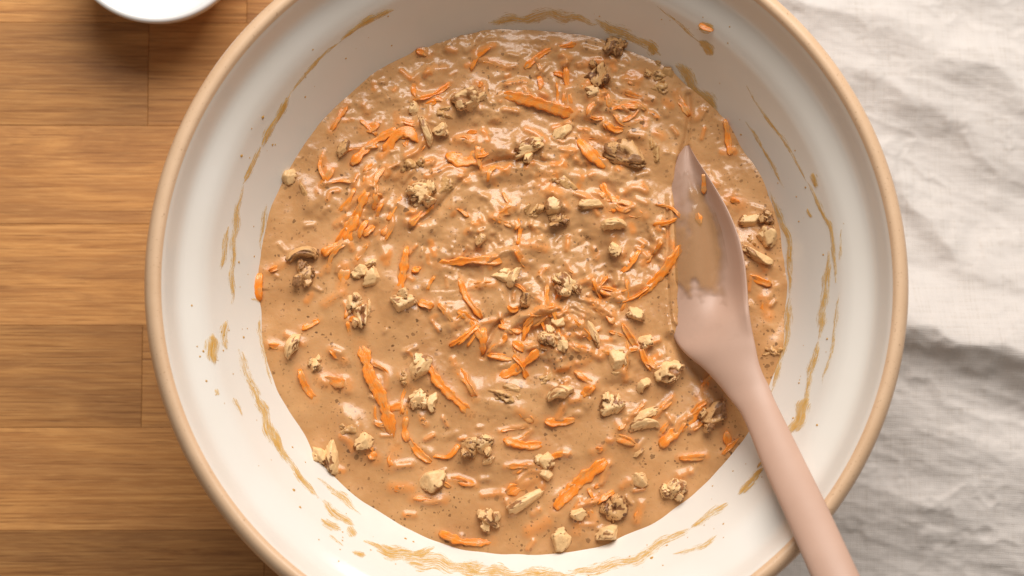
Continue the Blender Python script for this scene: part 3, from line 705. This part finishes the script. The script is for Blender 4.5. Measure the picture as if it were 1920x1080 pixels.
# ------------------------------------------------------------------ walnut pieces
def ico(sub):
    import bmesh
    bm = bmesh.new(); bmesh.ops.create_icosphere(bm, subdivisions=sub, radius=1)
    v = np.array([q.co[:] for q in bm.verts]); f = np.array([[q.index for q in fc.verts] for fc in bm.faces]); bm.free(); return v, f
IV, IF = ico(4)
def n3(p, f, seed):
    return (perlin(p[:, 0] * f + 11.3, p[:, 1] * f + p[:, 2] * f * .7, seed) + perlin(p[:, 1] * f + 5.1, p[:, 2] * f - p[:, 0] * f * .6, seed + 1)) * .6
def nut_blob(r, planes, crink, crater=0.0, lobes=1.0):
    sd = int(r.randint(1, 9000)); d = IV
    rad = .95 + .30 * lobes * n3(d, 1.15, sd) + .17 * n3(d, 2.3, sd + 2)
    fold = np.abs(n3(d, 1.7, sd + 4)); f2 = np.abs(n3(d, 3.1, sd + 5))
    rad -= crink * 1.8 * np.exp(-(fold / .11) ** 2) + crink * .8 * np.exp(-(f2 / .07) ** 2)
    skin = .56 + .50 * n3(d, 1.3, sd + 6) + .55 * np.exp(-(fold / .12) ** 2) + .28 * np.exp(-(f2 / .08) ** 2)
    for q in range(planes):
        n = r.normal(size=3); n[2] = abs(n[2]) * .7; n /= np.linalg.norm(n)
        c = d @ n; lim = np.where(c > .05, r.uniform(.42, .72) / np.maximum(c, .05), 9)
        lim = lim + .05 * n3(d, 3.2, sd + 8 + q)
        cut = lim < rad; k = .035; rad = np.where(np.abs(lim - rad) < k, np.minimum(lim, rad) - (k - np.abs(lim - rad)) ** 2 / (4 * k), np.minimum(lim, rad))
        skin = np.where(cut, .14 + .16 * n3(d, 3, sd + 20) + .45 * np.exp(-(f2 / .055) ** 2) + .3 * np.exp(-(fold / .06) ** 2), skin)
    if crater:
        ax = np.array([r.normal() * .25, r.normal() * .25, 1.0]); ax /= np.linalg.norm(ax)
        g = np.arccos(np.clip(d @ ax, -1, 1)) + .16 * n3(d, 2.2, sd + 40); pit = np.exp(-(g / .50) ** 4)
        rad = rad * (1 - crater * pit); skin = skin + .9 * np.exp(-(g / .44) ** 4)
    return d * np.maximum(rad, .12)[:, None], skin
def walnut(job):
    wi, p, zc, L, W, hgt, ang, ty, coat = job; r = np.random.RandomState(900 + wi)
    V, F, S = [], [], []; off = 0
    def add(v, sk):
        nonlocal off
        if coat == 2: sk = sk + .22
        V.append(v * np.array([L / 2, W / 2, hgt])); F.append(IF + off); S.append(sk); off += len(v)
    if ty == 'block':
        add(*nut_blob(r, r.randint(6, 9), .07, lobes=.8))
        if r.rand() < .5:
            v, sk = nut_blob(r, 5, .08); b = r.rand() * 6.28; add(v * .55 + np.array([.45 * math.cos(b), .45 * math.sin(b), .1]), sk)
    elif ty == 'rod':
        v, sk = nut_blob(r, 5, .06, lobes=.45); w = .62 + .42 * np.abs(v[:, 0]) ** 2; v[:, 1] *= w; v[:, 2] *= .75 + .3 * np.abs(v[:, 0]); v[:, 1] += r.uniform(-.2, .2) * v[:, 0]; add(v, sk - .1)
    elif ty == 'lobed':
        v, sk = nut_blob(r, r.randint(3, 6), .16); add(v * .86, sk)
        b = r.rand() * 6.28
        for q in range(r.randint(1, 4)):
            v, sk = nut_blob(r, r.randint(3, 6), .10); b += r.uniform(1.2, 2.4); add(v * np.array([r.uniform(.34, .56), r.uniform(.34, .56), r.uniform(.5, .8)]) + np.array([.60 * math.cos(b), .60 * math.sin(b), r.uniform(0, .3)]), sk)
    elif ty == 'curl':
        v, sk = nut_blob(r, 4, .10, lobes=.5)
        x = np.clip(v[:, 0], -1.3, 1.3); th = x * 1.45; rr = .62 + v[:, 1] * .42; v = np.column_stack([rr * np.sin(th) * 1.05, rr * np.cos(th) * 1.25 - .3, v[:, 2] * .95]); add(v, sk - .14)
    elif ty == 'hollow':
        add(*nut_blob(r, 4, .12, crater=.74, lobes=.9))
        b = r.rand() * 6.28
        for q in range(2):
            v, sk = nut_blob(r, 4, .10); b += r.uniform(1.5, 3); add(v * np.array([.4, .4, .6]) + np.array([.68 * math.cos(b), .68 * math.sin(b), .15]), sk)
    V = np.concatenate(V); a = math.radians(ang); tx, ty_ = r.normal() * .12, r.normal() * .12
    R = np.array(Matrix.Rotation(a, 3, 'Z') @ Matrix.Rotation(tx, 3, 'X') @ Matrix.Rotation(ty_, 3, 'Y'))
    V = V @ R.T
    o = mesh_obj('walnut_piece', V, np.concatenate(F), {0: M['nut'], 1: M['nut_c'], 2: M['nut_d']}[coat], attrs={'skin': np.concatenate(S)})
    o.location = (p[0], p[1], zc)
    return o
for j in nut_jobs:
    o = walnut(j); px, py = WALNUTS[j[0]][:2]
    lk = WALNUTS[j[0]][7]; lab = lk if len(lk.split()) > 7 or 'wall' in lk else f"{lk}, {where(px, py)}"
    label_unique(o, lab, px, py); tag(o, None, 'walnut', 'chopped walnut pieces in the batter')

# ------------------------------------------------------------------ batter smears on the bowl wall
SMEARS = [
 ([(738,18),(705,34),(670,52),(640,75)],9,.8), ([(640,75),(610,100),(575,135),(548,172)],5,.6), ([(548,172),(528,205),(508,240),(490,275)],9,.75), ([(490,275),(470,320),(456,345)],7,.6),
 ([(456,345),(447,390),(440,440),(435,510),(434,570)],9,.6), ([(430,425),(418,480),(412,505)],7,.55), ([(424,600),(420,625),(426,655)],9,.5), ([(400,625),(398,650),(405,685)],13,.8),
 ([(405,728),(410,742)],6,.6), ([(445,655),(470,715),(488,760)],11,.4), ([(440,745),(455,780)],7,.4), ([(480,740),(505,800),(527,845)],15,.65), ([(505,790),(530,850),(560,888),(600,935)],9,.65),
 ([(596,895),(630,922),(652,940),(675,968)],10,.5), ([(600,935),(630,962),(665,985)],9,.5), ([(602,972),(622,984),(640,992)],9,.6), ([(655,985),(668,1005)],13,.5), ([(615,1003),(645,1025)],4,.5),
 ([(660,1034),(685,1044)],8,.7), ([(684,1010),(727,1034),(766,1037),(815,1030)],16,.65), ([(745,1045),(800,1050),(860,1062),(915,1070)],26,.5), ([(860,1062),(940,1074),(1020,1078),(1085,1074)],20,.55),
 ([(1065,1068),(1130,1064),(1190,1050),(1230,1022)],15,.5), ([(1190,1046),(1240,1016),(1295,988)],10,.45), ([(1262,1040),(1305,1028),(1345,1003)],8,.4), ([(1295,988),(1330,966),(1365,942)],10,.55),
 ([(1384,928),(1402,906),(1430,876)],14,.75), ([(1420,880),(1440,850)],8,.5), ([(1484,815),(1500,782),(1512,745)],22,.75), ([(1508,760),(1522,690),(1534,640)],10,.6), ([(1534,640),(1544,590),(1550,530),(1556,470)],10,.6),
 ([(1540,720),(1556,670),(1566,600),(1573,545)],5,.5), ([(1400,160),(1430,212),(1475,270),(1512,340)],4,.55), ([(1512,340),(1545,400),(1562,455),(1569,530)],7,.65), ([(1398,228),(1430,276),(1470,352)],4,.6),
 ([(1520,325),(1532,352)],11,.8), ([(1232,12),(1275,45),(1318,84)],4,.45), ([(1312,74),(1324,88),(1336,104)],14,.8), ([(1310,44),(1340,54)],12,.85), ([(1218,84),(1234,96)],15,.6),
 ([(1265,120),(1300,158),(1345,222)],24,.72), ([(1440,360),(1466,410),(1480,470),(1484,550)],11,.6), ([(1484,550),(1476,620),(1462,680),(1445,735)],10,.55), ([(915,42),(985,33),(1050,32),(1120,42)],16,.6),
 ([(1110,40),(1175,62),(1240,102)],15,.62), ([(1515,390),(1522,408)],6,.6), ([(1578,430),(1574,490)],4,.4), ([(500,380),(492,430),(488,470)],5,.5), ([(485,590),(490,640),(510,720)],5,.45),
 ([(470,560),(490,566)],4,.5), ([(1345,300),(1390,300)],5,.3),
]
def smear(pts, wpx, dens, seed):
    ln = sum(math.dist(a, b) for a, b in zip(pts, pts[1:])); n = max(6, int(ln / 4)); C = catmull(pts, n); m = 9; r = np.random.RandomState(seed)
    V, A, SU, SV = [], [], [], []; ph = r.rand() * 50
    for i in range(n):
        T = C[min(i + 1, n - 1)] - C[max(i - 1, 0)]; T /= np.linalg.norm(T) + 1e-9; S = np.array([-T[1], T[0]]); s = i / (n - 1)
        wv = wpx * (1.5 + 1.0 * perlin(np.array([i * .11 + ph]), np.array([.3]), 3)[0]) * min(1, min(s, 1 - s) * 4 + .12) + 1.2
        sh = wpx * .5 * perlin(np.array([i * .10 + ph]), np.array([5.7]), 6)[0]
        for q in range(m):
            u = q / (m - 1) * 2 - 1; p, nr = wall_hit(*(C[i] + S * (u * wv * .5 + sh))); e = 1 - u * u
            V.append(p + nr * (.00003 + .00040 * dens * e * min(1, wpx / 9))); A.append(dens * (e ** 1.2) * .80 * min(1, min(s, 1 - s) * 5 + .35)); SU.append(s * ln + seed * 131.7); SV.append(u * wv * .5)
    mesh_obj('batter_smear', np.array([v[:] for v in V]), grid_faces(n, m), M['smear'], bowl, attrs={'film': A, 'along': SU, 'across': SV})
for k, (p, w, d) in enumerate(SMEARS): smear(p, w, d, k)
def specks():
    r = np.random.RandomState(77); V, F, A = [], [], []
    spots = []
    for k in range(150):
        p, w, d = SMEARS[r.randint(len(SMEARS))]; q = p[r.randint(len(p))]; spots.append((q[0] + r.normal() * 26, q[1] + r.normal() * 26, r.uniform(.8, 2.6)))
    spots += [(493, 220, 4), (453, 292, 3.5), (360, 573, 2), (563, 951, 3), (551, 919, 4), (562, 951, 2.5), (760, 1010, 3.5), (775, 1016, 3), (1222, 1046, 4), (1243, 1060, 2)]
    for x, y, s in spots:
        p, n = wall_hit(x, y)
        if p.z < .082 or p.z > .125: continue
        t = n.orthogonal().normalized(); b = n.cross(t); rad = s / 4700; off = len(V)
        for ring, hh in ((1, 0), (.6, .55)):
            for q in range(7):
                a = q / 7 * 2 * math.pi; k = rad * ring * r.uniform(.75, 1.25); V.append((p + t * math.cos(a) * k + b * math.sin(a) * k + n * (hh * rad * .6 - .00003))[:]); A.append(.8)
        V.append((p + n * rad * .45)[:]); A.append(1)
        for q in range(7):
            F.append((off + q, off + (q + 1) % 7, off + 7 + (q + 1) % 7, off + 7 + q)); F.append((off + 7 + q, off + 7 + (q + 1) % 7, off + 14))
    o = mesh_obj('batter_specks', V, F, M['smear'], bowl, attrs={'film': A, 'along': np.arange(len(V)) * 7.1, 'across': np.arange(len(V)) * 3.3}); tag(o, kind='stuff')
specks()

# ------------------------------------------------------------------ spatula
spat = empty('spatula', tuple(at(1285, 560, BZ))); bpy.context.view_layer.update()
tag(spat, 'dusty pink silicone spatula dipped in the batter with its handle over the rim', 'spatula')
def build_spatula():
    m = 34; n = len(SP); rows = []
    tt = np.sin(np.linspace(-np.pi / 2, np.pi / 2, m // 2 + 1))
    for i in range(n):
        top = sp_top(i, tt, 1); bot = sp_top(i, tt[::-1], -1)[1:-1]; rows.append(np.vstack([top, bot]))
    A = np.array(rows); mm = A.shape[1]; V = A.reshape(-1, 3); F = grid_faces(n, mm, False, True)[:, ::-1]
    # vertex normals of the whole, so that head and handle meet without a seam
    fn = np.cross(V[F[:, 2]] - V[F[:, 0]], V[F[:, 3]] - V[F[:, 1]]); vn = np.zeros_like(V)
    for q in range(4): np.add.at(vn, F[:, q], fn)
    vn /= np.linalg.norm(vn, axis=1)[:, None] + 1e-20
    if vn[(n // 2) * mm + mm // 4][2] < 0: F = F[:, ::-1]; vn = -vn
    cut = int(np.argmin(np.abs(SQ - SQ[-1] * (np.searchsorted(SP[:, 2], .094) / n))))
    org = np.array(spat.location)
    for nm, a, b in (('head', 0, cut), ('handle', cut, n - 1)):
        v = A[a:b + 1].reshape(-1, 3) - org; nn = vn.reshape(n, mm, 3)[a:b + 1].reshape(-1, 3); k = b - a + 1
        f = grid_faces(k, mm, False, True)
        test = np.cross(v[f[:, 2]] - v[f[:, 0]], v[f[:, 3]] - v[f[:, 1]])
        if (test * nn[f[:, 0]]).sum() < 0: f = f[:, ::-1]
        fl = [tuple(q) for q in f.tolist()]
        if a == 0: fl.append(tuple(range(mm)))
        if b == n - 1: fl.append(tuple(range((k - 1) * mm + mm - 1, (k - 1) * mm - 1, -1)))
        o = mesh_obj(nm, v, fl, M['silicone'], spat); o.data.normals_split_custom_set_from_vertices(nn.tolist())
    # film of batter clinging to the dished face
    i0, i1 = int(n * .030), int(n * .31); tq = np.linspace(-.96, .62, 90); P = np.array([sp_top(i, tq, 1) for i in np.linspace(i0, i1, 120)])
    a, b = P.shape[:2]; U, Vv = np.meshgrid(np.linspace(0, 1, a), np.linspace(-1, 1, b), indexing='ij')
    th = .66 + .24 * fbm(P[..., 0] * 85, P[..., 1] * 85, 61, 3) + .10 * fbm(P[..., 0] * 300, P[..., 1] * 300, 65, 2)
    U = U + .07 * fbm(P[..., 0] * 190, P[..., 1] * 190, 62, 2) + .05 * perlin(Vv * 2.2, U * 3, 63)
    th += .55 * np.exp(-((U - .50 + .10 * Vv) / .22) ** 2) - .9 * smoothstep(.64, .80, U - .10 * Vv) - .45 * smoothstep(.32, .10, U + .16 * Vv)
    th -= .8 * smoothstep(.60, 1.0, Vv); th += .35 * np.exp(-((U - .30) / .14) ** 2) * smoothstep(-.2, .35, Vv)
    th = np.clip(th, 0, 1.1) * smoothstep(0, .04, U) * smoothstep(1, .94, U)
    P[..., 2] += .00004 + .0011 * th
    mesh_obj('batter_film', P.reshape(-1, 3) - org, grid_faces(a, b)[:, ::-1], M['spat_film'], spat, attrs={'film': th.ravel()})
build_spatula()
def on_spat(px, py):
    best = None
    for i in range(0, 60):
        t = np.linspace(-.9, .9, 40); c = sp_top(i, t, 1); w = np.array([at(px, py, z).xy for z in c[:, 2]]); d = np.hypot(c[:, 0] - w[:, 0], c[:, 1] - w[:, 1]); k = d.argmin()
        if best is None or d[k] < best[0]: best = (d[k], c[k])
    return best[1]
for k, (a, b, w, lab) in enumerate((((1318, 328), (1320, 362), 12, 'thin carrot shred stuck to the spatula near its tip'), ((1308, 400), (1314, 418), 17, 'stubby carrot bit on the spatula face'))):
    p, q = on_spat(*a), on_spat(*b); P3 = np.array([p, (p + q) / 2, q]); P3[:, 2] += .0009
    o = carrot_mesh(P3, w / 2 / 4650, .0008, 700 + k, 'carrot_shred', M['carrot_c']); tag(o, lab, 'carrot shred', 'grated carrot shreds on the spatula')
p, nr = wall_hit(1312, 44); q, _ = wall_hit(1338, 56)
o = carrot_mesh(np.array([p + nr * .0004, (p + q) / 2 + nr * .0011, q + nr * .0004]), .0011, .0006, 720, 'carrot_shred', M['carrot']); tag(o, 'small orange carrot shred stuck high on the bowl wall at upper right', 'carrot shred', 'grated carrot shreds on the bowl wall')

# ------------------------------------------------------------------ small white dish at the upper left
dc = at(293, -128, .036)
dish = lathe('small_dish', [(.0004, .0035), (.022, .0034), (.0265, .0016), (.0275, .0004), (.029, .0004), (.0300, .0022), (.0335, .0100), (.0372, .0210), (.0393, .0310), (.0399, .0345), (.0393, .0360), (.0380, .0362), (.0368, .0350), (.0360, .0300), (.0342, .0200), (.0300, .0110), (.0230, .0068), (.0110, .0058), (.0004, .0056)], M['white'], None, seg=128, res=110)
dish.location = (dc.x, dc.y, 0); tag(dish, 'small round white porcelain dish at the upper left edge', 'dish')
